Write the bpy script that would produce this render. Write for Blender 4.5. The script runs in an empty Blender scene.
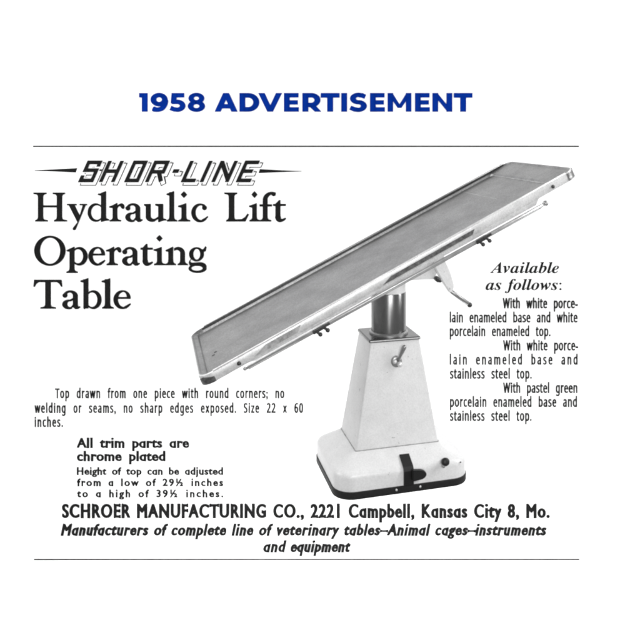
import bpy, bmesh, math, random
from mathutils import Vector, Matrix
from mathutils.geometry import tessellate_polygon
random.seed(4)
R = math.radians
S = bpy.context.scene
COL = S.collection

# ------------------------------------------------------------------ camera
F, CX, CY = 776.22, 371.36, 123.52          # focal length and optical centre of the old view camera, in photo pixels
EYE = 1.3263
cam = bpy.data.objects.new('camera', bpy.data.cameras.new('camera'))
COL.objects.link(cam)
cam.location = (0, 0, EYE)
cam.rotation_euler = (R(90), 0, 0)
cam.data.sensor_width = 36
cam.data.lens = F / 640 * 36
cam.data.shift_x = (320 - CX) / 640
cam.data.shift_y = (CY - 320) / 640
cam.data.clip_end = 100
S.camera = cam
S.render.resolution_x = S.render.resolution_y = 1024

# ------------------------------------------------------------------ light
world = bpy.data.worlds.new('World')
S.world = world
world.use_nodes = True
bg = world.node_tree.nodes['Background']
bg.inputs[0].default_value = (1, 1, 1, 1)
bg.inputs[1].default_value = 0.34


def area(name, loc, target, sx, sy, power):
    d = bpy.data.lights.new(name, 'AREA')
    d.shape = 'RECTANGLE'; d.size = sx; d.size_y = sy; d.energy = power
    o = bpy.data.objects.new(name, d); COL.objects.link(o)
    o.location = loc
    o.rotation_euler = (Vector(target) - Vector(loc)).to_track_quat('-Z', 'Y').to_euler()
    return o


area('key_softbox', (0.95, -0.9, 1.85), (0.1, 3.0, 0.6), 1.5, 1.1, 76)
area('front_strip', (0.25, -0.3, 0.9), (0.15, 3.0, 0.7), 0.8, 1.6, 12)
area('backdrop_fill', (-2.9, 2.7, 2.3), (-0.3, 4.7, 0.6), 0.8, 2.8, 100)  # added unseen lamps, here and below, lift the sheet to clear white
area('backdrop_fill', (2.9, 2.7, 2.3), (0.1, 4.7, 0.6), 0.8, 2.8, 100)
area('backdrop_fill', (-0.1, 3.6, -1.9), (-0.1, 4.7, 0.0), 3.6, 0.6, 85)
S.view_settings.view_transform = 'Standard'
S.view_settings.look = 'None'
S.view_settings.exposure = 0
S.view_settings.gamma = 1
S.cycles.filter_width = 2.4

# ------------------------------------------------------------------ materials


def mat(name, col, rough=0.5, metal=0.0, spec=0.5, mott=0.0, mscale=40, grain=0.0, gscale=700,
        bump=0.0, bscale=60, streak=None, specks=0):
    m = bpy.data.materials.new(name); m.use_nodes = True
    nt = m.node_tree; b = nt.nodes['Principled BSDF']
    c = col if isinstance(col, tuple) else (col, col, col)
    b.inputs['Base Color'].default_value = (*c, 1)
    b.inputs['Roughness'].default_value = rough
    b.inputs['Metallic'].default_value = metal
    b.inputs['Specular IOR Level'].default_value = spec
    tc = nt.nodes.new('ShaderNodeTexCoord')
    src = None

    def noise(scale, det, rg, amt, prev, vec=None):
        n = nt.nodes.new('ShaderNodeTexNoise'); n.inputs['Scale'].default_value = scale
        n.inputs['Detail'].default_value = det; n.inputs['Roughness'].default_value = rg
        nt.links.new(vec or tc.outputs['Object'], n.inputs['Vector'])
        r = nt.nodes.new('ShaderNodeMapRange')
        r.inputs['From Min'].default_value = 0.3; r.inputs['From Max'].default_value = 0.7
        r.inputs['To Min'].default_value = 1 - amt; r.inputs['To Max'].default_value = 1 + amt
        nt.links.new(n.outputs['Fac'], r.inputs['Value'])
        if prev is None:
            return r.outputs[0]
        mu = nt.nodes.new('ShaderNodeMath'); mu.operation = 'MULTIPLY'
        nt.links.new(prev, mu.inputs[0]); nt.links.new(r.outputs[0], mu.inputs[1])
        return mu.outputs[0]
    if mott: src = noise(mscale, 4, 0.6, mott, src)
    if grain: src = noise(gscale, 2, 0.5, grain, src)
    if streak:
        mp = nt.nodes.new('ShaderNodeMapping'); mp.inputs['Scale'].default_value = streak[1]
        nt.links.new(tc.outputs['Object'], mp.inputs['Vector'])
        src = noise(1.0, 3, 0.6, streak[0], src, mp.outputs[0])
    if specks:                                    # small chips and dirt marks in the enamel
        n = nt.nodes.new('ShaderNodeTexNoise'); n.inputs['Scale'].default_value = 75
        n.inputs['Detail'].default_value = 1.5
        nt.links.new(tc.outputs['Object'], n.inputs['Vector'])
        r = nt.nodes.new('ShaderNodeMapRange')
        r.inputs['From Min'].default_value = 0.735; r.inputs['From Max'].default_value = 0.78
        r.inputs['To Min'].default_value = 1.0; r.inputs['To Max'].default_value = 0.45
        nt.links.new(n.outputs['Fac'], r.inputs['Value'])
        mu = nt.nodes.new('ShaderNodeMath'); mu.operation = 'MULTIPLY'
        nt.links.new(src, mu.inputs[0]); nt.links.new(r.outputs[0], mu.inputs[1]); src = mu.outputs[0]
    if src is not None:
        mx = nt.nodes.new('ShaderNodeVectorMath'); mx.operation = 'SCALE'
        mx.inputs[0].default_value = c
        nt.links.new(src, mx.inputs['Scale'])
        nt.links.new(mx.outputs[0], b.inputs['Base Color'])
    if bump:
        n = nt.nodes.new('ShaderNodeTexNoise'); n.inputs['Scale'].default_value = bscale
        nt.links.new(tc.outputs['Object'], n.inputs['Vector'])
        bp = nt.nodes.new('ShaderNodeBump'); bp.inputs['Strength'].default_value = bump
        bp.inputs['Distance'].default_value = 0.002
        nt.links.new(n.outputs['Fac'], bp.inputs['Height']); nt.links.new(bp.outputs[0], b.inputs['Normal'])
    return m


M = dict(
    paper=mat('white_paper', 0.88, 0.9, spec=0.1),
    ink=mat('black_ink', 0.010, 0.9, spec=0.05, grain=0.45, gscale=260),
    shade_ink=mat('shadow_line_ink', 0.05, 0.9, spec=0.05, grain=0.4, gscale=200),
    thin_ink=mat('thin_grey_ink', 0.013, 0.9, spec=0.05, grain=0.5, gscale=260),
    rule=mat('rule_ink', 0.03, 0.9, spec=0.05, grain=0.3, gscale=120),
    blue=mat('blue_ink', (0.0, 0.019, 0.20), 0.9, spec=0.05),
    enamel=mat('white_enamel', 0.66, 0.34, mott=0.05, mscale=18, grain=0.07, gscale=200, specks=1, spec=0.5, bump=0.08, bscale=30),
    steel=mat('stainless_steel', 0.215, 0.42, metal=0.72, mott=0.22, mscale=9, grain=0.24, gscale=190, bump=0.25, bscale=90,
              streak=(0.04, (3, 60, 3))),
    bright=mat('polished_trim', 0.66, 0.36, metal=0.35, mott=0.12, mscale=22, grain=0.14, gscale=200, bump=0.3, bscale=25),
    chrome=mat('chrome_column', 0.17, 0.25, metal=0.9, grain=0.05, mott=0.04),
    dull=mat('dull_chrome', 0.30, 0.35, metal=0.7, mott=0.15, mscale=60),
    railm=mat('rail_chrome', 0.36, 0.3, metal=0.55, mott=0.2, mscale=30),
    pan_glint=mat('pan_highlight', 0.46, 0.45, metal=0.6, mott=0.3, mscale=30, grain=0.2, gscale=200),  # paler steel for the bright lines painted on the pan
    dark=mat('dark_metal', 0.045, 0.35, metal=0.5, mott=0.5, mscale=160),
    plate=mat('dark_cap_plate', 0.07, 0.2, metal=0.85, mott=0.25, mscale=25, bump=0.3, bscale=15),
    mottled_dark=mat('reflection_dark', 0.13, 0.4, metal=0.6, mott=0.55, mscale=75),  # dark mottled tone: painted reflection on the apron, and the corner patches
    patch_grey=mat('reflection_grey', 0.36, 0.45, metal=0.7, mott=0.45, mscale=70),  # greyer tone: painted reflection at the apron's left, and the pedestal seam
    rubber=mat('black_rubber', 0.012, 0.6, mott=0.3, mscale=100, spec=0.3),
    black=mat('black_paint', 0.010, 0.45, spec=0.3),
)

# ------------------------------------------------------------------ object helpers


def mesh_obj(name, bm, m, parent=None, smooth=False, mx=None, autosmooth=None):
    if mx is not None:
        bmesh.ops.transform(bm, matrix=mx, verts=bm.verts)
    me = bpy.data.meshes.new(name); bm.to_mesh(me); bm.free()
    for k in (m if isinstance(m, (list, tuple)) else [m]):
        me.materials.append(k)
    o = bpy.data.objects.new(name, me); COL.objects.link(o)
    if parent: o.parent = parent
    if smooth or autosmooth:
        for p in me.polygons: p.use_smooth = True
        if autosmooth:
            try: me.set_sharp_from_angle(angle=R(autosmooth))
            except Exception: pass
    return o


def thing(name, label, cat, loc=(0, 0, 0), rz=0, group=None):
    o = bpy.data.objects.new(name, None); COL.objects.link(o)
    o.location = loc; o.rotation_euler = (0, 0, rz)
    o['label'] = label; o['category'] = cat
    if group: o['group'] = group
    return o


def box(bm, x0, x1, y0, y1, z0, z1, bev=0.0):
    r = bmesh.ops.create_cube(bm, size=1)
    bmesh.ops.transform(bm, matrix=Matrix.Translation(((x0+x1)/2, (y0+y1)/2, (z0+z1)/2)) @
                        Matrix.Diagonal((x1-x0, y1-y0, z1-z0, 1)), verts=r['verts'])
    if bev:
        es = list({e for v in r['verts'] for e in v.link_edges})
        bmesh.ops.bevel(bm, geom=es, offset=bev, segments=2, affect='EDGES', profile=0.5)


def lathe(bm, p0, p1, prof, seg=32, cap=True):
    """prof: (t, r) pairs, t in metres along p0->p1"""
    p0, p1 = Vector(p0), Vector(p1); d = (p1 - p0).normalized()
    a = d.orthogonal().normalized(); b = d.cross(a)
    rings = []
    for t, r in prof:
        rings.append([bm.verts.new(p0 + d*t + (a*math.cos(2*math.pi*i/seg) + b*math.sin(2*math.pi*i/seg))*max(r, 1e-5))
                      for i in range(seg)])
    for q, w in zip(rings, rings[1:]):
        for i in range(seg):
            bm.faces.new((q[i], q[(i+1) % seg], w[(i+1) % seg], w[i]))
    if cap:
        bm.faces.new(rings[0][::-1]); bm.faces.new(rings[-1])


def rod(bm, p0, p1, r0, r1=None, seg=16):
    L = (Vector(p1) - Vector(p0)).length
    r1 = r0 if r1 is None else r1
    e = min(r0, r1) * 0.35
    lathe(bm, p0, p1, [(0, r0-e), (e, r0), (L-e, r1), (L, r1-e)], seg)


def ball(bm, c, r, seg=16):
    x = bmesh.ops.create_uvsphere(bm, u_segments=seg, v_segments=10, radius=r)
    bmesh.ops.translate(bm, verts=x['verts'], vec=c)


def rrect(x0, x1, y0, y1, r, n=8):
    out = []
    for cx, cy, a0 in ((x1-r, y1-r, 0), (x0+r, y1-r, 90), (x0+r, y0+r, 180), (x1-r, y0+r, 270)):
        for i in range(n+1):
            a = R(a0 + 90*i/n)
            out.append((cx + r*math.cos(a), cy + r*math.sin(a)))
    return out


def loft(bm, secs, n=8, cap0=True, cap1=True):
    rings = []
    for (x0, x1, y0, y1, r, z) in secs:
        rings.append([bm.verts.new((x, y, z)) for x, y in rrect(x0, x1, y0, y1, r, n)])
    k = len(rings[0])
    for q, w in zip(rings, rings[1:]):
        for i in range(k):
            bm.faces.new((q[i], q[(i+1) % k], w[(i+1) % k], w[i]))
    if cap0: bm.faces.new(rings[0][::-1])
    if cap1: bm.faces.new(rings[-1])


def prism(bm, pts, y0, y1):
    """outline in (x, z), thickness along y"""
    a = [bm.verts.new((x, y0, z)) for x, z in pts]; b = [bm.verts.new((x, y1, z)) for x, z in pts]
    bm.faces.new(a); bm.faces.new(b[::-1])
    for i in range(len(pts)):
        j = (i+1) % len(pts)
        bm.faces.new((a[j], a[i], b[i], b[j]))
    bmesh.ops.recalc_face_normals(bm, faces=bm.faces)


# ------------------------------------------------------------------ the printed sheet
PAGE_Y = 4.7
K = PAGE_Y / F                                   # metres on the sheet per photo pixel


def page(px, py):
    return ((px - CX) * K, EYE - (py - CY) * K)


bm = bmesh.new(); box(bm, -3.6, 3.4, PAGE_Y, PAGE_Y + 0.02, -2.4, 3.2)
sheet = mesh_obj('paper_backdrop', bm, M['paper']); sheet['kind'] = 'structure'

LIFT = [0]


def lift(step=0.00012):
    LIFT[0] += 1
    return PAGE_Y - 0.0006 - step * (LIFT[0] % 12)


def polys_to_obj(name, polys, m, parent, y=None, w=0.0):
    """flat printed shapes: each polygon [(px, py), ...] in sheet units, laid a hair proud of the sheet"""
    bm = bmesh.new()
    for i, P in enumerate(polys):
        yy = (y if y is not None else PAGE_Y - 0.0008) - 0.00011 * (i % 14)
        vs = [bm.verts.new((page(*p)[0], yy, page(*p)[1])) for p in P]
        for t in tessellate_polygon([[Vector((p[0], p[1], 0)) for p in P]]):
            bm.faces.new([vs[j] for j in t])
    if w: thicken(bm, polys, w, (y or PAGE_Y - 0.0008) - 0.0018)
    for f in bm.faces:
        f.normal_update()
        if f.normal.y > 0: f.normal_flip()
    return mesh_obj(name, bm, m, parent)


def map_style(s, style):
    U, L, D = {'plain': (None, None, None), 'serif_bi': (0x1D468, 0x1D482, None),
               'sans_b': (0x1D5D4, 0x1D5EE, 0x1D7EC), 'sans': (0x1D5A0, 0x1D5BA, 0x1D7E2),
               'futura': (None, None, None), 'futura_q': (None, None, None)}[style]
    o = ''
    for c in s:
        if style == 'futura' and c == 'a': o += 'q'   # round one-storey a, cut from the q bowl
        elif U and 'A' <= c <= 'Z': o += chr(U + ord(c) - 65)
        elif L and 'a' <= c <= 'z': o += chr(L + ord(c) - 97)
        elif D and c.isdigit(): o += chr(D + ord(c) - 48)
        else: o += c
    return o


def text_mesh(s, style, sc, sw):
    c = bpy.data.curves.new('tmp', 'FONT'); c.body = map_style(s, style); c.size = 1
    c.space_character = sc; c.space_word = sw; c.resolution_u = 5
    o = bpy.data.objects.new('tmp', c); COL.objects.link(o)
    bpy.context.view_layer.update()
    dg = bpy.context.evaluated_depsgraph_get()
    cu = o.evaluated_get(dg).to_curve(dg, apply_modifiers=False).copy()
    xs = [p.co.x for sp in cu.splines for p in sp.bezier_points]
    bpy.data.objects.remove(o)
    return cu, min(xs), max(xs)


CAP = {}


def thicken(bm, loops, w, y, vy=1.0):
    """heavier strokes: a thin inked strip along every outline, square at the sharp corners"""
    k = 0
    for l in loops:
        P = [Vector(p) for p in l]; n = len(P)
        if n < 3 or w <= 0: continue
        for i in range(n):
            a, b = P[i], P[(i+1) % n]
            if (b-a).length < 1e-5: continue
            d = (b-a).normalized(); q = Vector((-d.y, d.x*vy))*w
            dp = (a - P[i-1]).normalized(); dn = (P[(i+2) % n] - b).normalized()
            ea = w*(1.0 if abs(d.dot(dp)) < 0.25 else 0.45); eb = w*(1.0 if abs(d.dot(dn)) < 0.25 else 0.45)
            A, B = a - d*ea, b + d*eb
            yy = y - 0.00009*(k % 16); k += 1
            vs = [bm.verts.new((page(*c)[0], yy, page(*c)[1])) for c in (A+q, B+q, B-q, A-q)]
            bm.faces.new(vs)


def line(name, s, style, x0, x1, base, cap, xs, weight, parent, m, sw=1.0, shear=0.0):
    """one printed line from x0 to x1 (sheet units); xs = how narrow the letters are; weight thickens the strokes"""
    if style not in CAP:
        cu, a, b = text_mesh('H', style, 1, 1)
        CAP[style] = max(p.co.y for sp in cu.splines for p in sp.bezier_points)
        bpy.data.curves.remove(cu)
    sy = cap / CAP[style]; sx = sy * xs
    want = (x1 - x0 - 2*weight) / sx
    sc, w0, w1 = 1.0, None, None
    c1, a1, b1 = text_mesh(s, style, 1.0, sw); c2, a2, b2 = text_mesh(s, style, 1.4, sw)
    k = ((b2-a2) - (b1-a1)) / 0.4
    sc = 1 + (want - (b1-a1)) / k
    bpy.data.curves.remove(c1); bpy.data.curves.remove(c2)
    if sc < 0.86:                                # letters would collide: narrow them instead
        sc = 0.86
    cu, a, b = text_mesh(s, style, sc, sw)
    sx = (x1 - x0 - 2*weight) / (b - a)
    f = lambda v: ((v.x - a)*sx + weight + shear*v.y*sy, v.y*sy)
    loops = []
    ref = []
    if style == 'futura':
        rc = text_mesh('a', style, 1, 1)[0]
        ref = [[p.co.copy() for p in sp.bezier_points] for sp in rc.splines]; bpy.data.curves.remove(rc)
    for sp in cu.splines:
        if any(len(r) == len(sp.bezier_points) and min(v.y for v in r) < -0.05 and
               all(((p.co - sp.bezier_points[0].co) - (v - r[0])).length < 1e-3 for p, v in zip(sp.bezier_points, r)) for r in ref):
            for p in sp.bezier_points:
                p.handle_left_type = p.handle_right_type = 'FREE'
                for at in ('co', 'handle_left', 'handle_right'):
                    v = getattr(p, at).copy()
                    if v.y < -0.03: v.y = 0.0; setattr(p, at, v)
        bp = sp.bezier_points; pts = []
        for i in range(len(bp)):
            q = bp[(i+1) % len(bp)]
            A, B, C_, D = (Vector(f(v)) for v in (bp[i].co, bp[i].handle_right, q.handle_left, q.co))
            flat = abs((B-A).cross(D-A)) + abs((C_-A).cross(D-A)) < 1e-3 * max((D-A).length, 1e-3)
            n = 1 if flat else 5
            for j in range(n):
                t = j/n; u = 1-t
                pts.append(A*u**3 + B*3*u*u*t + C_*3*u*t*t + D*t**3)
        keep = []
        for v in pts:
            if not keep or (v - keep[-1]).length > 0.03: keep.append(v)
        if len(keep) > 1 and (keep[0]-keep[-1]).length <= 0.03: keep.pop()
        if len(keep) > 2:
            bx = [v.x for v in keep]; by = [v.y for v in keep]
            if style.startswith('futura') and min(by) > 0.68*cap and max(bx)-min(bx) < 0.3*cap and max(by)-min(by) < 0.3*cap:
                up = weight*0.8 + 0.25                # keep the dots of i and j clear of their stems
                keep = [v + Vector((shear*up, up)) for v in keep]
            loops.append(keep)
    bpy.data.curves.remove(cu)
    cv = bpy.data.curves.new('tmp', 'CURVE'); cv.dimensions = '2D'; cv.fill_mode = 'BOTH'
    for l in loops:
        sp = cv.splines.new('POLY'); sp.points.add(len(l)-1)
        for q, v in zip(sp.points, l): q.co = (v.x, v.y, 0, 1)
        sp.use_cyclic_u = True
    o = bpy.data.objects.new('tmp', cv); COL.objects.link(o)
    bpy.context.view_layer.update()
    dg = bpy.context.evaluated_depsgraph_get()
    me = bpy.data.meshes.new_from_object(o.evaluated_get(dg))
    bpy.data.objects.remove(o); bpy.data.curves.remove(cv)
    y = lift()
    bm = bmesh.new(); bm.from_mesh(me); bpy.data.meshes.remove(me)
    for v in bm.verts:
        X, Z = page(x0 + v.co.x, base - v.co.y)
        v.co = (X, y, Z)
    thicken(bm, [[(x0 + v.x, base - v.y) for v in l] for l in loops], weight, y - 0.0002, 0.5)
    for f in bm.faces:
        f.normal_update()
        if f.normal.y > 0: f.normal_flip()
    return mesh_obj(name, bm, m, parent)


# ---- blue heading
head = thing('heading', 'bold blue heading reading 1958 ADVERTISEMENT across the top of the white sheet', 'heading',
             (0, 0, 0))

# ---- the printed advertisement
ad = thing('printed_advertisement', 'black and white printed advertisement text between two thin rules on the white sheet',
           'advertisement')


def rect(x0, x1, y0, y1): return [(x0, y0), (x1, y0), (x1, y1), (x0, y1)]


polys_to_obj('rule', [rect(33, 579, 145.5, 147.1)], M['rule'], ad)
polys_to_obj('rule', [rect(34, 579.5, 558.6, 560.2)], M['rule'], ad)

# brand lettering: slanted block letters with an outlined drop shadow, between two tapering dashes
HT = 21.6
ST = 3.9


def italic(x, y): return (x + 0.45*y, 182 - y)


LET = [  # name, x left at the baseline, width, strokes in unslanted units
    ('S', 77.6, 15.0, [[(1, 5.2), (1, 0), (12.4, 0), (12.4, 10.2), (1, 10.2), (1, 18), (12.4, 18), (12.4, 13.6)]]),
    ('H', 99.4, 15.0, [[(0, -1.75), (0, 19.7)], [(12, -1.75), (12, 19.7)], [(-1.5, 9.2), (12, 9.2)]]),
    ('O', 124.6, 14.0, [[(0, 0), (0, 18), (10.8, 18), (10.8, 0), (0, 0)]]),
    ('R', 145.4, 14.0, [[(0, -1.75), (0, 18), (12.0, 18), (12.0, 8.6), (0, 8.6)], [(7.5, 8.6), (14.0, -1.2)]]),
    ('-', 166.5, 6.0, [[(0, 9.3), (6.2, 9.3)]]),
    ('L', 181.2, 12.0, [[(0, 19.7), (0, 0), (12.4, 0)]]),
    ('I', 200.0, 4.0, [[(0, -1.75), (0, 19.7)]]),
    ('N', 211.6, 14.0, [[(0, -1.75), (0, 19.7)], [(0, 18.4), (13.8, 0.4)], [(13.6, -1.75), (13.6, 19.7)]]),
    ('E', 236.0, 12.6, [[(13.0, 0), (0, 0), (0, 18), (13.0, 18)], [(0, 9.2), (10.5, 9.2)]]),
]


def stroke_polys(pts, w, grow=0.0):
    """mitred strip along a polyline in unslanted units, slanted at the end"""
    h = w/2 + grow
    closed = pts[0] == pts[-1] and len(pts) > 3
    out = []
    n = len(pts)
    P = [Vector(p) for p in pts]
    for i in range(n-1):
        a, b = P[i], P[i+1]
        d = (b - a).normalized(); q = Vector((-d.y, d.x)) * h
        ea = h if (i > 0 or closed) else grow
        eb = h if (i < n-2 or closed) else grow
        A, B = a - d*ea, b + d*eb
        out.append([A+q, B+q, B-q, A-q])
    return out


def brand(dx, dy, grow, thick=ST):
    P = []
    for nm, x, w, strokes in LET:
        for s in strokes:
            for q in stroke_polys(s, thick, grow):
                P.append([(italic(x + 1.75 + v[0], v[1] + 1.75)[0] + dx, italic(0, v[1] + 1.75)[1] + dy) for v in q])
    return P


def layered(name, polys, m, y0):
    bm = bmesh.new()
    for i, P in enumerate(polys):
        yy = y0 - 0.00009 * (i % 24)
        bm.faces.new([bm.verts.new((page(*p)[0], yy, page(*p)[1])) for p in P])
    for f in bm.faces:
        f.normal_update()
        if f.normal.y > 0: f.normal_flip()
    return mesh_obj(name, bm, m, ad)


b1 = layered('lettering_shadow', brand(2.2, 2.8, 0.72), M['shade_ink'], PAGE_Y - 0.0010)
b1['label'] = 'thin outlined drop shadow behind the slanted block lettering'
layered('shadow_fill', brand(2.2, 2.8, -0.36), M['paper'], PAGE_Y - 0.0040)
layered('lettering_outline', brand(0, 0, 0.75), M['paper'], PAGE_Y - 0.0070)
b2 = layered('brand_lettering', brand(0, 0, 0), M['ink'], PAGE_Y - 0.0100)
b2['label'] = 'slanted black block lettering between two tapering dashes'
polys_to_obj('dash', [[(34.5, 170.2), (55, 169.2), (77.5, 168.0), (76, 172.6), (55, 171.6), (34.5, 170.9)]], M['ink'], ad)
polys_to_obj('dash', [[(259.8, 169.0), (282, 170.2), (301.8, 170.9), (301.8, 171.5), (282, 172.2), (258.4, 173.2)]], M['ink'], ad)

# ---- big serif headline, drawn letter by letter (units: 8 to a photo pixel, y up from the baseline)


def ser(x0, x1, y, d, xl, xr):
    return [(xl, y), (xr, y), (xr, y+d*8), (x1+9, y+d*13), (x1+1, y+d*24), (x1, y+d*40), (x0, y+d*40), (x0-1, y+d*24),
            (x0-9, y+d*13), (xl, y+d*8)]


def arc(cx, cy, rx, ry, icx, icy, irx, iry, a0, a1, n=26):
    o = [(cx + rx*math.cos(R(a0+(a1-a0)*i/n)), cy + ry*math.sin(R(a0+(a1-a0)*i/n))) for i in range(n+1)]
    k = [(icx + irx*math.cos(R(a0+(a1-a0)*i/n)), icy + iry*math.sin(R(a0+(a1-a0)*i/n))) for i in range(n+1)]
    return [[o[i], o[i+1], k[i+1], k[i]] for i in range(n)]


def dot(cx, cy, r, ry=None, n=14):
    ry = ry or r
    return [(cx + r*math.cos(2*math.pi*i/n), cy + ry*math.sin(2*math.pi*i/n)) for i in range(n)]


def cr(pts, n=6):
    """smooth closed outline through the points"""
    out = []; k = len(pts)
    for i in range(k):
        p0, p1, p2, p3 = (Vector(pts[(i+j-1) % k]) for j in range(4))
        for t in (j/n for j in range(n)):
            out.append(tuple(0.5*((2*p1) + (-p0+p2)*t + (2*p0-5*p1+4*p2-p3)*t*t + (-p0+3*p1-3*p2+p3)*t**3)))
    return out


def box2(x0, x1, y0, y1): return [(x0, y0), (x1, y0), (x1, y1), (x0, y1)]


def stem(x0, x1, h): return [(x0, 5), (x1, 5), (x1, h), (x0, h)]


G = {}
G['H'] = [box2(36, 75, 4, 224), box2(186, 226, 4, 224), box2(70, 190, 113, 126),
          ser(36, 75, 0, 1, 14, 113), ser(186, 226, 0, 1, 164, 266), ser(36, 75, 228, -1, 0, 102), ser(186, 226, 228, -1, 153, 250)]
G['y'] = [[(14, 130), (58, 130), (103, 34), (82, -6)], [(126, 130), (146, 130), (66, -66), (48, -68), (46, -56), (84, -8)],
          [(0, 130), (74, 130), (74, 138), (0, 138)], [(100, 130), (157, 130), (157, 138), (100, 138)], dot(56, -60, 10, 9)]
G['d'] = arc(64, 70, 62, 73, 74, 70, 48, 60, 40, 322) + [[(108, 6), (145, 6), (145, 240), (108, 226)],
          [(82, 212), (84, 220), (108, 222), (145, 240), (145, 200), (108, 206)], [(108, -4), (145, 6), (168, 8), (168, 16), (145, 24), (108, 20)]]
G['r'] = [box2(27, 60, 4, 128), ser(27, 60, 0, 1, 4, 90), [(0, 118), (27, 128), (60, 146), (60, 108), (27, 108), (2, 110)],
          cr([(56, 96), (70, 118), (84, 122), (92, 108), (106, 100), (114, 110), (112, 130), (98, 142), (80, 138), (60, 120)])]
G['a'] = [box2(82, 117, 26, 106)] + arc(62, 100, 55, 43, 56, 100, 27, 29, -2, 150) + [dot(20, 104, 18, 17)] + \
    arc(48, 32, 48, 37, 58, 34, 22, 25, 75, 300) + [[(60, 70), (84, 84), (84, 70), (64, 58), (48, 62)],
    [(64, -3), (84, 16), (84, 34), (68, 12), (56, 6)], [(82, 30), (84, 10), (100, -4), (120, -3), (138, 10), (134, 16), (122, 13), (117, 26)]]
G['u'] = [[(14, 34), (50, 34), (50, 136), (14, 136)], [(0, 136), (50, 138), (50, 122), (14, 120), (0, 128)], [(112, 4), (148, 4), (148, 138), (112, 136)],
          [(88, 138), (148, 138), (148, 122), (112, 120), (88, 128)]] + arc(62, 36, 48, 39, 76, 42, 27, 24, 180, 300) + [
          [(80, 0), (114, 24), (114, 38), (80, 16)], [(112, -5), (124, -4), (148, 8), (172, 8), (172, 16), (148, 22), (112, 22)]]
G['l'] = [box2(22, 56, 4, 232), ser(22, 56, 0, 1, 3, 80), [(0, 220), (22, 226), (56, 240), (56, 204), (22, 206), (0, 212)]]
G['i'] = [box2(26, 60, 4, 132), ser(26, 60, 0, 1, 2, 90), [(0, 124), (26, 130), (60, 144), (60, 108), (26, 110), (0, 116)],
          [(43, 238), (66, 214), (43, 188), (20, 214)], dot(43, 213, 18, 18)]
G['c'] = arc(66, 67, 66, 74, 76, 69, 46, 61, 52, 318) + [dot(100, 108, 17, 18), [(94, 4), (112, 18), (128, 34), (124, 40), (102, 24), (82, 14)],
          [(72, 140), (98, 134), (108, 122), (100, 112), (80, 128)]]
G['L'] = [box2(34, 74, 4, 224), ser(34, 74, 228, -1, 0, 96), ser(34, 74, 0, 1, 14, 100), [(60, 0), (160, 0), (186, 54), (178, 60), (160, 34), (134, 16), (70, 13)]]
G['f'] = [box2(28, 62, 4, 176), ser(28, 62, 0, 1, 2, 92), box2(2, 96, 120, 134)] + arc(96, 168, 68, 66, 104, 164, 44, 52, 62, 182) + [
          dot(112, 216, 15, 14), [(98, 222), (118, 232), (128, 226), (118, 212), (104, 212)]]
G['t'] = [[(18, 34), (54, 34), (54, 168), (46, 168), (18, 138)], [(0, 124), (96, 124), (98, 137), (0, 137)],
          cr([(18, 40), (22, 12), (44, -5), (74, 0), (98, 18), (94, 26), (72, 18), (58, 22), (54, 40)], 4)]
G['O'] = arc(124, 114, 124, 119, 126, 114, 82, 106, 0, 360, 48)
G['p'] = [box2(22, 58, -56, 130), ser(22, 58, -62, 1, -2, 84), [(0, 118), (22, 128), (58, 146), (58, 108), (22, 108), (2, 110)]] + \
    arc(98, 70, 62, 73, 86, 70, 42, 58, -128, 136)
G['e'] = arc(68, 70, 68, 74, 78, 72, 46, 62, 68, 322) + arc(70, 84, 59, 60, 68, 84, 36, 52, 0, 72) + [box2(24, 128, 78, 90),
          [(96, 0), (116, 16), (132, 34), (128, 40), (104, 26), (82, 14)]]
G['n'] = [box2(22, 58, 4, 128), ser(22, 58, 0, 1, 0, 80), [(0, 118), (22, 128), (58, 146), (58, 108), (22, 108), (2, 110)],
          box2(116, 151, 4, 96), ser(116, 151, 0, 1, 96, 174)] + arc(100, 92, 51, 51, 88, 90, 30, 32, -2, 128)
G['g'] = arc(62, 86, 56, 55, 64, 86, 28, 45, 0, 360, 30) + arc(70, -28, 68, 34, 66, -26, 46, 21, 0, 360, 30) + [
          cr([(22, 48), (12, 32), (24, 18), (60, 18), (100, 20), (128, 8), (138, -16), (110, -10), (70, -2), (20, -4), (6, 10), (6, 28)], 4),
          [(96, 118), (118, 128), (130, 148), (138, 144), (132, 112), (112, 104)]]
G['T'] = [box2(94, 136, 4, 216), ser(94, 136, 0, 1, 56, 176), [(6, 228), (222, 228), (228, 176), (220, 174), (206, 198), (186, 212), (42, 212), (22, 198),
          (8, 174), (0, 176)]]
G['b'] = [box2(24, 60, 2, 232), [(0, 222), (24, 228), (60, 242), (60, 204), (24, 208), (0, 214)], [(24, 24), (28, -6), (44, 6), (60, 20), (60, 40)]] + \
    arc(102, 70, 62, 74, 90, 70, 44, 60, -140, 140)


def headline(txt, base, spots, sc=1.0):
    P = []
    for ch, (x0, x1) in zip(txt, spots):
        g = G[ch]
        a = min(p[0] for q in g for p in q); b = max(p[0] for q in g for p in q)
        k = (x1 - x0) / (b - a)
        for q in g:
            P.append([(x0 + (p[0]-a)*k, base - p[1]/8*sc) for p in q])
    o = polys_to_obj('headline', P, M['ink'], ad, PAGE_Y - 0.0012, 0.34)
    return o


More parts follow.
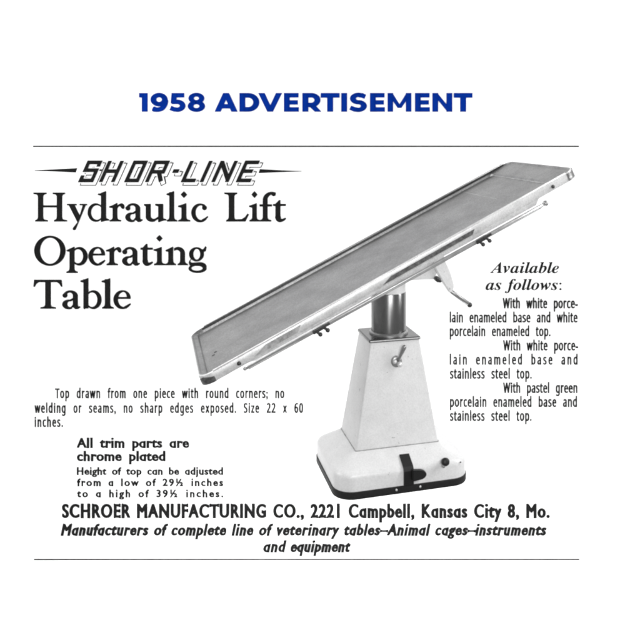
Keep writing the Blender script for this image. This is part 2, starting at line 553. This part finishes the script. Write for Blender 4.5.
headline('HydraulicLift', 221.2, [(33.8, 67.2), (67.3, 87.2), (88, 109), (109.5, 124.4), (125.6, 142.8), (144.3, 166.2), (166.8, 177.2),
                                  (178.4, 190.2), (191.6, 208.2), (224.6, 248.8), (249.4, 260.2), (259.8, 275.8), (273.4, 286)])
headline('Operating', 264.9, [(34.6, 65.6), (66.8, 87.6), (88.8, 105.4), (106.3, 121.2), (122.4, 140), (140.8, 153), (154, 165.6),
                              (165.8, 187.8), (188.8, 206.6)])
headline('Table', 308.3, [(33.8, 62.4), (62.6, 80.6), (80.8, 101.6), (102.0, 113.8), (113.8, 131)])


# ---- blue heading, drawn as heavy geometric capitals (photo pixels, 18.3 tall)
def hring(cx, cy, rx, ry, a0=0, a1=360, sx_=5.3, sy_=4.1, n=30):
    return arc(cx, cy, rx, ry, cx, cy, rx - sx_, ry - sy_, a0, a1, n)


CH = 18.3
HG = {
    '1': (8.0, [box2(2.6, 8, 0, CH), [(0, CH), (3.4, CH), (3.4, CH-4.1), (0, CH-4.1)]]),
    '9': (16.8, hring(8.3, 11.9, 8.3, 6.6) + [cr([(11.2, 9.0), (16.8, 11.6), (16.4, 6.6), (13.6, 2.2), (9.4, .1), (4.6, -.2), (1.5, .8), (3.0, 4.7), (6.4, 3.9), (9.6, 4.6), (11.4, 6.6)], 5)]),
    '5': (15.2, [box2(1.9, 14, CH-4.1, CH), [(1.9, CH), (6.6, CH), (6.3, 8.4), (1.0, 8.4)], box2(2, 7.6, 7.6, 11.4)] +
          arc(7.4, 5.75, 7.8, 5.95, 6.6, 5.75, 3.4, 2.0, -90, 90) + [[(-.2, 1.6), (3.8, .1), (7.4, -.2), (7.4, 3.8), (4.6, 4.2), (1.6, 5.5)]]),
    '8': (16.8, hring(8.4, 5.35, 8.4, 5.6, sx_=5.2, sy_=3.5) + hring(8.4, 13.2, 7.7, 5.35, sx_=4.9, sy_=3.4)),
    'A': (22.2, [[(0, 0), (5.6, 0), (13.7, CH), (8.3, CH)], [(22.2, 0), (16.4, 0), (8.4, CH), (13.8, CH)], box2(4.4, 17.6, 3.2, 7.2)]),
    'D': (19.2, [box2(0, 5.5, 0, CH), box2(4, 8.6, 0, 4.3), box2(4, 8.6, CH-4.3, CH)] + arc(8.5, CH/2, 10.7, CH/2, 8.5, CH/2, 5.1, CH/2-4.3, -90, 90)),
    'V': (22.6, [[(0, CH), (5.8, CH), (14, 0), (8.6, 0)], [(22.6, CH), (17.0, CH), (8.8, 0), (13.9, 0)]]),
    'E': (14.6, [box2(0, 5.4, 0, CH), box2(4, 14.6, 0, 4.1), box2(4, 13.6, 7.1, 11.1), box2(4, 14.3, CH-4.1, CH)]),
    'R': (17.9, [box2(0, 5.5, 0, CH), box2(4, 8.8, 4.5, 8.6), box2(4, 8.8, CH-4.2, CH)] + arc(8.7, 11.4, 8.5, 6.9, 8.7, 11.4, 3.1, 2.75, -90, 90) +
          [[(6.2, 5.6), (11.6, 6.8), (17.9, 0), (12, 0)]]),
    'T': (18.0, [box2(0, 18, CH-4.3, CH), box2(6.3, 11.7, 0, CH-4)]),
    'I': (5.4, [box2(0, 5.4, 0, CH)]),
    'S': (16.8, arc(8.6, 12.95, 8.0, 5.65, 8.9, 12.9, 3.0, 1.9, 58, 262) + arc(8.4, 5.5, 8.1, 5.8, 8.1, 5.5, 3.1, 2.0, -122, 82) +
          [[(8.2, 18.4), (12.6, 18.2), (15.8, 16.6), (14.2, 12.9), (11.4, 14.0), (8.8, 14.4)], [(8.6, 0-.2), (4.2, .1), (0, 2.0), (1.7, 5.6), (5.2, 4.2), (8.4, 3.6)],
           [(7.6, 11.3), (9.2, 11.1), (9.4, 7.2), (7.6, 7.5)]]),
    'M': (23.2, [box2(0, 5.1, 0, CH), box2(18.1, 23.2, 0, CH), [(0, CH), (4.5, CH), (13.5, 3.8), (9.8, 3.8)], [(23.2, CH), (18.7, CH), (9.7, 3.8), (13.4, 3.8)]]),
    'N': (19.2, [box2(0, 5.3, 0, CH), box2(13.9, 19.2, 0, CH), [(0, CH), (4.6, CH), (19.2, 0), (14.7, 0)]]),
}
HP = []
for ch, x0, x1 in (('1', 139.4, 147.6), ('9', 150.8, 167.8), ('5', 170.0, 185.4), ('8', 188.0, 205), ('A', 215, 237.4), ('D', 239.7, 259.2),
                   ('V', 258.6, 281.9), ('E', 284.2, 298.7), ('R', 302.6, 321), ('T', 321, 339.4), ('I', 341.5, 346.9), ('S', 349.6, 367), ('E', 370.2, 384.7),
                   ('M', 387.8, 411.2), ('E', 415.2, 429.6), ('N', 432.6, 452), ('T', 454, 472.2)):
    w_, g = HG[ch]
    for q in g:
        HP.append([(x0 + p[0]*(x1-x0)/w_, 111.5 - p[1]) for p in q])
polys_to_obj('lettering', HP, M['blue'], head, PAGE_Y - 0.0012, 0.28)


def block(name, label, rows, style, cap, xs, weight, m, **kw):
    o = thing(name, '', ''); del o['label'], o['category']
    o.parent = ad; o['label'] = label
    for r in rows:
        s, x0, x1, b = r[:4]
        k = dict(kw); k.update(r[4] if len(r) > 4 else {})
        line('text_line', s, k.pop('style', style), x0, x1, b, k.pop('cap', cap), k.pop('xs', xs), k.pop('weight', weight), o, m, **k)
    return o


block('paragraph', 'condensed paragraph about the one piece top with round corners', [
    ('Top drawn from one piece with round corners; no', 55.2, 284.4, 397.9),
    ('welding or seams, no sharp edges exposed. Size 22 x 60', 34.5, 303.2, 412.6),
    ('inches.', 34.7, 63.2, 426.6, dict(sw=1.0))], 'sans', 9.3, 0.52, 0.44, M['thin_ink'], sw=3.0)
block('paragraph', 'small bold lines on chrome trim and height range', [
    ('All trim parts are', 76.6, 189.2, 447.4, dict(cap=9.2, weight=0.72)),
    ('chrome plated', 77, 165.6, 460.6, dict(cap=9.2, weight=0.72)),
    ('Height of top can be adjusted', 76.8, 223.2, 474.5),
    ('from a low of 29\u00bd inches', 77, 223.3, 485.8),
    ('to a high of 39\u00bd inches.', 77, 223.4, 496.9)], 'futura', 7.0, 0.98, 0.52, M['ink'], sw=1.7)
block('subheading', 'bold italic subheading at the right of the column', [
    ('Available', 489.8, 559, 273.0), ('as follows:', 485.4, 561.6, 289.9)], 'serif_bi', 10.7, 1.14, 0.14, M['ink'], sw=1.2)
block('paragraph', 'condensed list of the three enamel and steel finishes', [
    ('With white porce-', 502.6, 577.8, 308.0), ('lain enameled base and white', 449.6, 577.6, 322.2),
    ('porcelain enameled top.', 449.6, 550.6, 336.0), ('With white porce-', 503, 578.2, 350.2),
    ('lain enameled base and', 449.6, 577.6, 364.3), ('stainless steel top.', 449.8, 531.8, 378.4),
    ('With pastel green', 503, 577.4, 392.6), ('porcelain enameled base and', 449.8, 577, 406.6),
    ('stainless steel top.', 449.8, 531.6, 420.6)], 'sans', 9.7, 0.53, 0.44, M['thin_ink'], sw=2.6)
block('address_line', 'bold condensed line giving the maker and its address', [
    ('SCHROER MANUFACTURING CO., 2221 Campbell, Kansas City 8, Mo.', 62, 549.8, 517.3)], 'futura', 12.9, 0.72, 0.98, M['ink'], sw=1.25)
block('tagline', 'bold slanted two line description of the maker', [
    ('Manufacturers of complete line of veterinary tables\u2013Animal cages\u2013instruments', 60.8, 545.6, 534.9),
    ('and', 262.6, 284.6, 551.5, dict(xs=.82, weight=.88)), ('equipment', 289.8, 349.6, 551.5, dict(style='futura_q', xs=.76))], 'futura', 10.6, 0.79, 0.90, M['ink'], sw=1.2, shear=0.2)

# ------------------------------------------------------------------ the operating table
T = thing('operating_table', 'hydraulic veterinary operating table with a tilted steel tray top on a white enamelled pedestal', 'operating table',
          (0.0661, 2.976, 0.0), 0.281)
Z0 = 0.134                                        # height of the seam between foot and pedestal
TH = 0.4493
TM = Matrix.Translation((0, 0, Z0 + 0.7187)) @ Matrix.Rotation(-TH, 4, 'Y') @ Matrix.Translation((-0.0481, 0, 0))
L2, W2 = 0.762, 0.2795

# foot
bm = bmesh.new()
fx0, fx1, fy = -0.253, 0.259, 0.2
loft(bm, [(fx0+.002, fx1-.002, -fy+.002, fy-.002, .07, .020), (fx0+.002, fx1-.002, -fy+.002, fy-.002, .07, .072),
          (fx0+.003, fx1-.003, -fy+.003, fy-.003, .069, .080), (fx0+.007, fx1-.007, -fy+.007, fy-.007, .066, .087),
          (fx0+.014, fx1-.014, -fy+.014, fy-.014, .060, .0925), (-.17, .17, -.122, .122, .016, .1305), (-.158, .158, -.110, .110, .003, .1355)], 10)
foot = mesh_obj('foot', bm, M['enamel'], T, autosmooth=38)
bm = bmesh.new()
loft(bm, [(fx0, fx1, -fy, fy, .072, .001), (fx0-.001, fx1+.001, -fy-.001, fy+.001, .073, .004), (fx0-.001, fx1+.001, -fy-.001, fy+.001, .073, .026),
          (fx0+.0025, fx1-.0025, -fy+.0025, fy-.0025, .07, .0285)], 10)
band = mesh_obj('base_band', bm, M['rubber'], T, autosmooth=40)
for x in (-.034, .056):
    bm = bmesh.new(); lathe(bm, (x, -fy-.0005, .018), (x, -fy-.006, .018), [(0, .0042), (.003, .0042), (.005, .002)], 12)
    mesh_obj('screw', bm, M['bright'], band, smooth=True)

# pedal and slot cover
bm = bmesh.new()
prof = [(-fy-.006, .030), (-fy-.006, .080), (-fy+.002, .0945), (-.150, .1195), (-.150, .1135), (-fy+.004, .088), (-fy+.001, .078), (-fy+.001, .030)]
a = [bm.verts.new((-.006, y, z)) for y, z in prof]; b = [bm.verts.new((.031, y, z)) for y, z in prof]
bm.faces.new(a); bm.faces.new(b[::-1])
for i in range(len(prof)):
    j = (i+1) % len(prof); bm.faces.new((a[i], a[j], b[j], b[i]))
bmesh.ops.recalc_face_normals(bm, faces=bm.faces)
mesh_obj('pedal_guide', bm, M['black'], T)
bm = bmesh.new()
pts = [(.020, .048)] + [(.048 + .026*math.cos(R(t)), .068 + .017*math.sin(R(t))) for t in range(-90, 91, 15)] + [(.020, .088)]
prism(bm, pts, -fy-.024, -fy-.004)
bmesh.ops.bevel(bm, geom=list(bm.edges), offset=.003, segments=2, affect='EDGES')
mesh_obj('foot_pedal', bm, M['black'], T, autosmooth=40)
bm = bmesh.new(); box(bm, .037, .053, -fy-.0015, -fy+.003, .034, .046, .0008)
mesh_obj('instruction_tag', bm, M['bright'], T)
# round valve knob on the foot
bm = bmesh.new()
lathe(bm, (.152, -fy+.010, .090), (.150, -fy-.012, .099), [(0, .013), (.010, .013), (.012, .011)], 24)
kn = mesh_obj('valve_collar', bm, M['dull'], T, autosmooth=40)
bm = bmesh.new(); ball(bm, (.143, -fy-.012, .084), .0055)
mesh_obj('knob_highlight', bm, M['railm'], kn, smooth=True)  # pale ball stands in for the highlight beside the knob
bm = bmesh.new()
lathe(bm, (.1505, -fy-.001, .0955), (.150, -fy-.018, .102), [(0, .010), (.002, .0135), (.014, .0145), (.018, .012), (.020, .006)], 24)
mesh_obj('valve_knob', bm, M['black'], kn, autosmooth=40)
bm = bmesh.new(); ball(bm, (.216, -fy+.006, .083), .0028, 10)
mesh_obj('screw', bm, M['dark'], T, smooth=True)

# pedestal
bm = bmesh.new()
H1 = Z0 + .392


def frame_pts(w, d): return [(-w, -d), (w, -d), (w, d), (-w, d)]


r0 = [(-.1603, .1603, -.1124, .1124, .006, Z0+.001), (-.0955, .0955, -.0835, .0835, .006, H1-.006)]
loft(bm, r0, 4)
ped = mesh_obj('pedestal', bm, M['enamel'], T, autosmooth=30)
bm = bmesh.new()
loft(bm, [(-.163, .163, -.115, .115, .007, Z0-.0005), (-.163, .163, -.115, .115, .007, Z0+.0016)], 4)
mesh_obj('seam', bm, M['patch_grey'], ped)
bm = bmesh.new()
loft(bm, [(-.0975, .0975, -.0858, .0858, .006, H1-.011), (-.1005, .1005, -.0888, .0888, .007, H1-.010),
          (-.1005, .1005, -.0888, .0888, .007, H1-.003), (-.0975, .0975, -.0858, .0858, .006, H1)], 4)
mesh_obj('cap_plate', bm, M['plate'], ped, autosmooth=30)
bm = bmesh.new()
box(bm, -.099, .099, -.0915, -.0885, H1-.0065, H1-.0025, .0008)
mesh_obj('cap_trim', bm, M['bright'], ped)

# switch
def yf(z): return -.1124 + (z - Z0)*(.1124-.0835)/(H1-Z0)


zc = .441
bm = bmesh.new()
lathe(bm, (.002, yf(zc)+.002, zc), (.002, yf(zc)-.012, zc+.001), [(0, .021), (.006, .021), (.009, .017), (.010, .012), (.013, .011)], 28)
sw = mesh_obj('switch_collar', bm, M['dull'], T, autosmooth=40)
bm = bmesh.new()
ball(bm, (.012, yf(zc)-.012, zc-.009), .0105); ball(bm, (-.008, yf(zc)-.012, zc+.003), .008)
mesh_obj('switch_boss', bm, M['bright'], sw, smooth=True)
bm = bmesh.new()
lathe(bm, (.006, yf(zc)-.010, zc+.004), (.0275, yf(zc)-.028, zc+.066), [(0, .0045), (.02, .0052), (.045, .0078), (.060, .0082), (.066, .005), (.068, .001)], 16)
mesh_obj('switch_lever', bm, M['dull'], sw, smooth=True)

# column
bm = bmesh.new()
lathe(bm, (0, 0, H1-.004), (0, 0, .683), [(0, .067), (.159, .067), (.163, .065)], 64)
colm = mesh_obj('lift_column', bm, M['chrome'], T, autosmooth=40)
bm = bmesh.new()
lathe(bm, (0, 0, H1-.002), (0, 0, H1+.012), [(0, .074), (.008, .074), (.012, .069)], 64)
mesh_obj('column_ring', bm, M['dull'], colm, autosmooth=40)
bm = bmesh.new()
lathe(bm, (0, 0, .676), (0, 0, .79), [(0, .062), (.003, .0655), (.085, .0655)], 48)
mesh_obj('collar', bm, M['enamel'], T, autosmooth=40)

# tilt bracket under the tray
bm = bmesh.new()
prism(bm, [(-.07, .79), (.05, .736), (.157, .735), (.172, .765), (.17, .86), (.0, .79), (-.07, .78)], -.075, .075)
mesh_obj('saddle', bm, M['enamel'], T)
bm = bmesh.new()
prism(bm, [(.150, .800), (.152, .835), (.188, .850), (.198, .806), (.219, .763), (.234, .716), (.235, .697), (.223, .679), (.214, .684), (.186, .727), (.158, .775)], -.088, -.066)
bmesh.ops.bevel(bm, geom=[e for e in bm.edges], offset=.004, segments=2, affect='EDGES')
arm = mesh_obj('tilt_arm', bm, M['enamel'], T, autosmooth=40)
bm = bmesh.new(); rod(bm, (.220, -.078, .690), (.297, -.078, .633), .0080, .0092)
mesh_obj('tilt_handle', bm, M['dull'], arm, smooth=True)
bm = bmesh.new(); ball(bm, (.302, -.078, .629), .0105)
mesh_obj('handle_knob', bm, M['dark'], arm, smooth=True)
bm = bmesh.new(); rod(bm, (.166, -.070, .738), (.166, -.102, .736), .010); rod(bm, (.156, -.098, .748), (.176, -.098, .728), .006)
mesh_obj('locking_screw', bm, M['dark'], T, smooth=True)

# tray top
bm = bmesh.new()
x0, x1, y0, y1 = -L2, L2, -W2, W2
rim = [(x0+.010, x1-.010, y0+.010, y1-.010, .040, -.036), (x0+.003, x1-.003, y0+.003, y1-.003, .046, -.0345), (x0, x1, y0, y1, .048, -.028),
       (x0, x1, y0, y1, .048, -.005), (x0+.0015, x1-.0015, y0+.0015, y1-.0015, .047, -.0015), (x0+.005, x1-.005, y0+.005, y1-.005, .045, 0)]
loft(bm, rim, 10, cap0=True, cap1=False)
apron = mesh_obj('tray_apron', bm, M['bright'], T, mx=TM, autosmooth=35)
bm = bmesh.new()
pan = [(x0+.005, x1-.005, y0+.005, y1-.005, .045, 0.0), (x0+.009, x1-.009, y0+.009, y1-.007, .043, -.001),
       (x0+.012, x1-.013, y0+.012, y1-.010, .040, -.005), (x0+.026, x1-.100, y0+.014, y1-.012, .030, -.0105),
       (x0+.030, x1-.108, y0+.016, y1-.014, .028, -.0175), (x0+.042, x1-.118, y0+.024, y1-.022, .020, -.0190)]
loft(bm, pan, 10, cap0=False, cap1=True)
tray = mesh_obj('tray_pan', bm, M['steel'], T, mx=TM, autosmooth=14)
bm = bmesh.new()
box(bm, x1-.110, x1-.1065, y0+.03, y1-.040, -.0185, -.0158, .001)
mesh_obj('end_highlight', bm, M['pan_glint'], tray, mx=TM)  # pale strip paints a highlight along the end step
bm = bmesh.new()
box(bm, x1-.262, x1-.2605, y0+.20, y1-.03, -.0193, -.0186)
mesh_obj('reflected_line', bm, M['pan_glint'], tray, mx=TM)  # pale sliver painted in for a line reflected in the pan
# drain holes and small marks in the pan
bm = bmesh.new()
for u, v in ((-.700, -.062), (-.690, -.040)):
    lathe(bm, (u, v, -.0186), (u, v, -.0178), [(0, .0062), (.0006, .0052)], 14)
mesh_obj('drain_holes', bm, M['black'], tray, mx=TM)
# polished roll along the front edge of the rim
bm = bmesh.new()
rod(bm, (x0+.05, y0+.002, .0005), (x1-.05, y0+.002, .0005), .0035, seg=12)
mesh_obj('rim_bead', bm, M['bright'], apron, mx=TM, smooth=True)
bm = bmesh.new()
rod(bm, (x0+.06, y1-.004, .0005), (x1-.035, y1-.004, .0005), .004, seg=12)
mesh_obj('rear_bead', bm, M['dull'], apron, mx=TM, smooth=True)
bm = bmesh.new(); box(bm, x0+.050, x1-.034, y1-.0115, y1-.0080, -.0100, -.0002, .001)
mesh_obj('rear_wall_shade', bm, M['dark'], apron, mx=TM)  # dark strip puts the shade of the rear inner wall into colour


def apron_reflection(name, u0, u1, n0, n1, m, slant=.03):  # thin plate laid on the apron as a painted dark reflection
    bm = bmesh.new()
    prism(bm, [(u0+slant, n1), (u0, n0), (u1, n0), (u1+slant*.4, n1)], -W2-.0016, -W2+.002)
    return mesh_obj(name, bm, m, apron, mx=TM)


bm = bmesh.new()
prism(bm, [(-.60, -.0340), (.575, -.0340), (.555, -.0505), (-.58, -.0385)], -W2+.001, -W2+.010)
mesh_obj('side_channel', bm, M['bright'], apron, mx=TM)
apron_reflection('reflection_dark', -.085, .285, -.029, -.014, M['mottled_dark'], .04)  # long dark reflection in the chrome, painted as a strip
apron_reflection('reflection_grey', -.575, -.415, -.0265, -.008, M['patch_grey'], .05)  # softer reflection near the left end, painted as a patch
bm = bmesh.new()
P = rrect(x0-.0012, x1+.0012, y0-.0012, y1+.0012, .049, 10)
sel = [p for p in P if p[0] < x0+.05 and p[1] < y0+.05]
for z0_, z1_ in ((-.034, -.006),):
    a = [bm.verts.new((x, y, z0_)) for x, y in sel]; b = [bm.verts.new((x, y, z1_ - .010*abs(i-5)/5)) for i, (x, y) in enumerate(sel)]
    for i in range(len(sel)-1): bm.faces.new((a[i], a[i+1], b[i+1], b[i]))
mesh_obj('corner_patch', bm, M['mottled_dark'], apron, mx=TM, smooth=True)  # dark mottled skin round the tray corner
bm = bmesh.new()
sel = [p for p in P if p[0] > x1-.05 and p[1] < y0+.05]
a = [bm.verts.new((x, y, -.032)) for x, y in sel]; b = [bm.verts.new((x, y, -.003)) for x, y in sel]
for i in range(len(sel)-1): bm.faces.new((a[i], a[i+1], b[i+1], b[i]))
mesh_obj('corner_patch', bm, M['mottled_dark'], apron, mx=TM, smooth=True)  # same dark skin on the right corner
for u, n in ((-.628, -.020), (.645, -.020)):
    bm = bmesh.new(); lathe(bm, (u, -W2+.001, n), (u, -W2-.007, n), [(0, .007), (.004, .007), (.006, .003)], 16)
    mesh_obj('screw', bm, M['dark'], apron, mx=TM, smooth=True)
bm = bmesh.new(); lathe(bm, (.725, -W2+.001, -.022), (.725, -W2-.004, -.022), [(0, .006), (.002, .006), (.003, .003)], 16)
mesh_obj('screw', bm, M['bright'], apron, mx=TM, smooth=True)

# side rail with its two clamps
ya = -W2 - .022
rails = bmesh.new()
A, B = Vector((-.618, ya, -.038)), Vector((.582, ya, -.054))
bm = bmesh.new(); rod(bm, A, B, .0062, seg=20); ball(bm, A, .0068); ball(bm, B, .011)
rail = mesh_obj('side_rail', bm, M['railm'], T, mx=TM, smooth=True)
bm = bmesh.new()
rod(bm, A + Vector((.01, .004, -.0075)), B + Vector((-.02, .004, -.0075)), .0034, seg=12)
mesh_obj('rail_shadow_line', bm, M['dull'], rail, mx=TM, smooth=True)  # darker rod drawn as a shadow line under the rail
rails.free()
for u in (-.345, .305):
    t = (u - A.x)/(B.x - A.x); n = A.z + (B.z-A.z)*t
    bm = bmesh.new()
    box(bm, u-.028, u+.018, ya-.009, ya+.009, n-.010, n+.005, .003)
    box(bm, u-.020, u+.036, ya-.012, ya+.002, n-.004, n+.004, .0015)
    cl = mesh_obj('rail_clamp', bm, M['dark'], T, mx=TM)
    for du in (-.014, .014):
        bm = bmesh.new()
        rod(bm, (u+du, ya-.004, n-.008), (u+du+.005, ya-.006, n-.018), .0050, .0050)
        ball(bm, (u+du+.006, ya-.006, n-.020), .0078, 12)
        mesh_obj('clamp_knob', bm, M['dark'], cl, mx=TM, smooth=True)
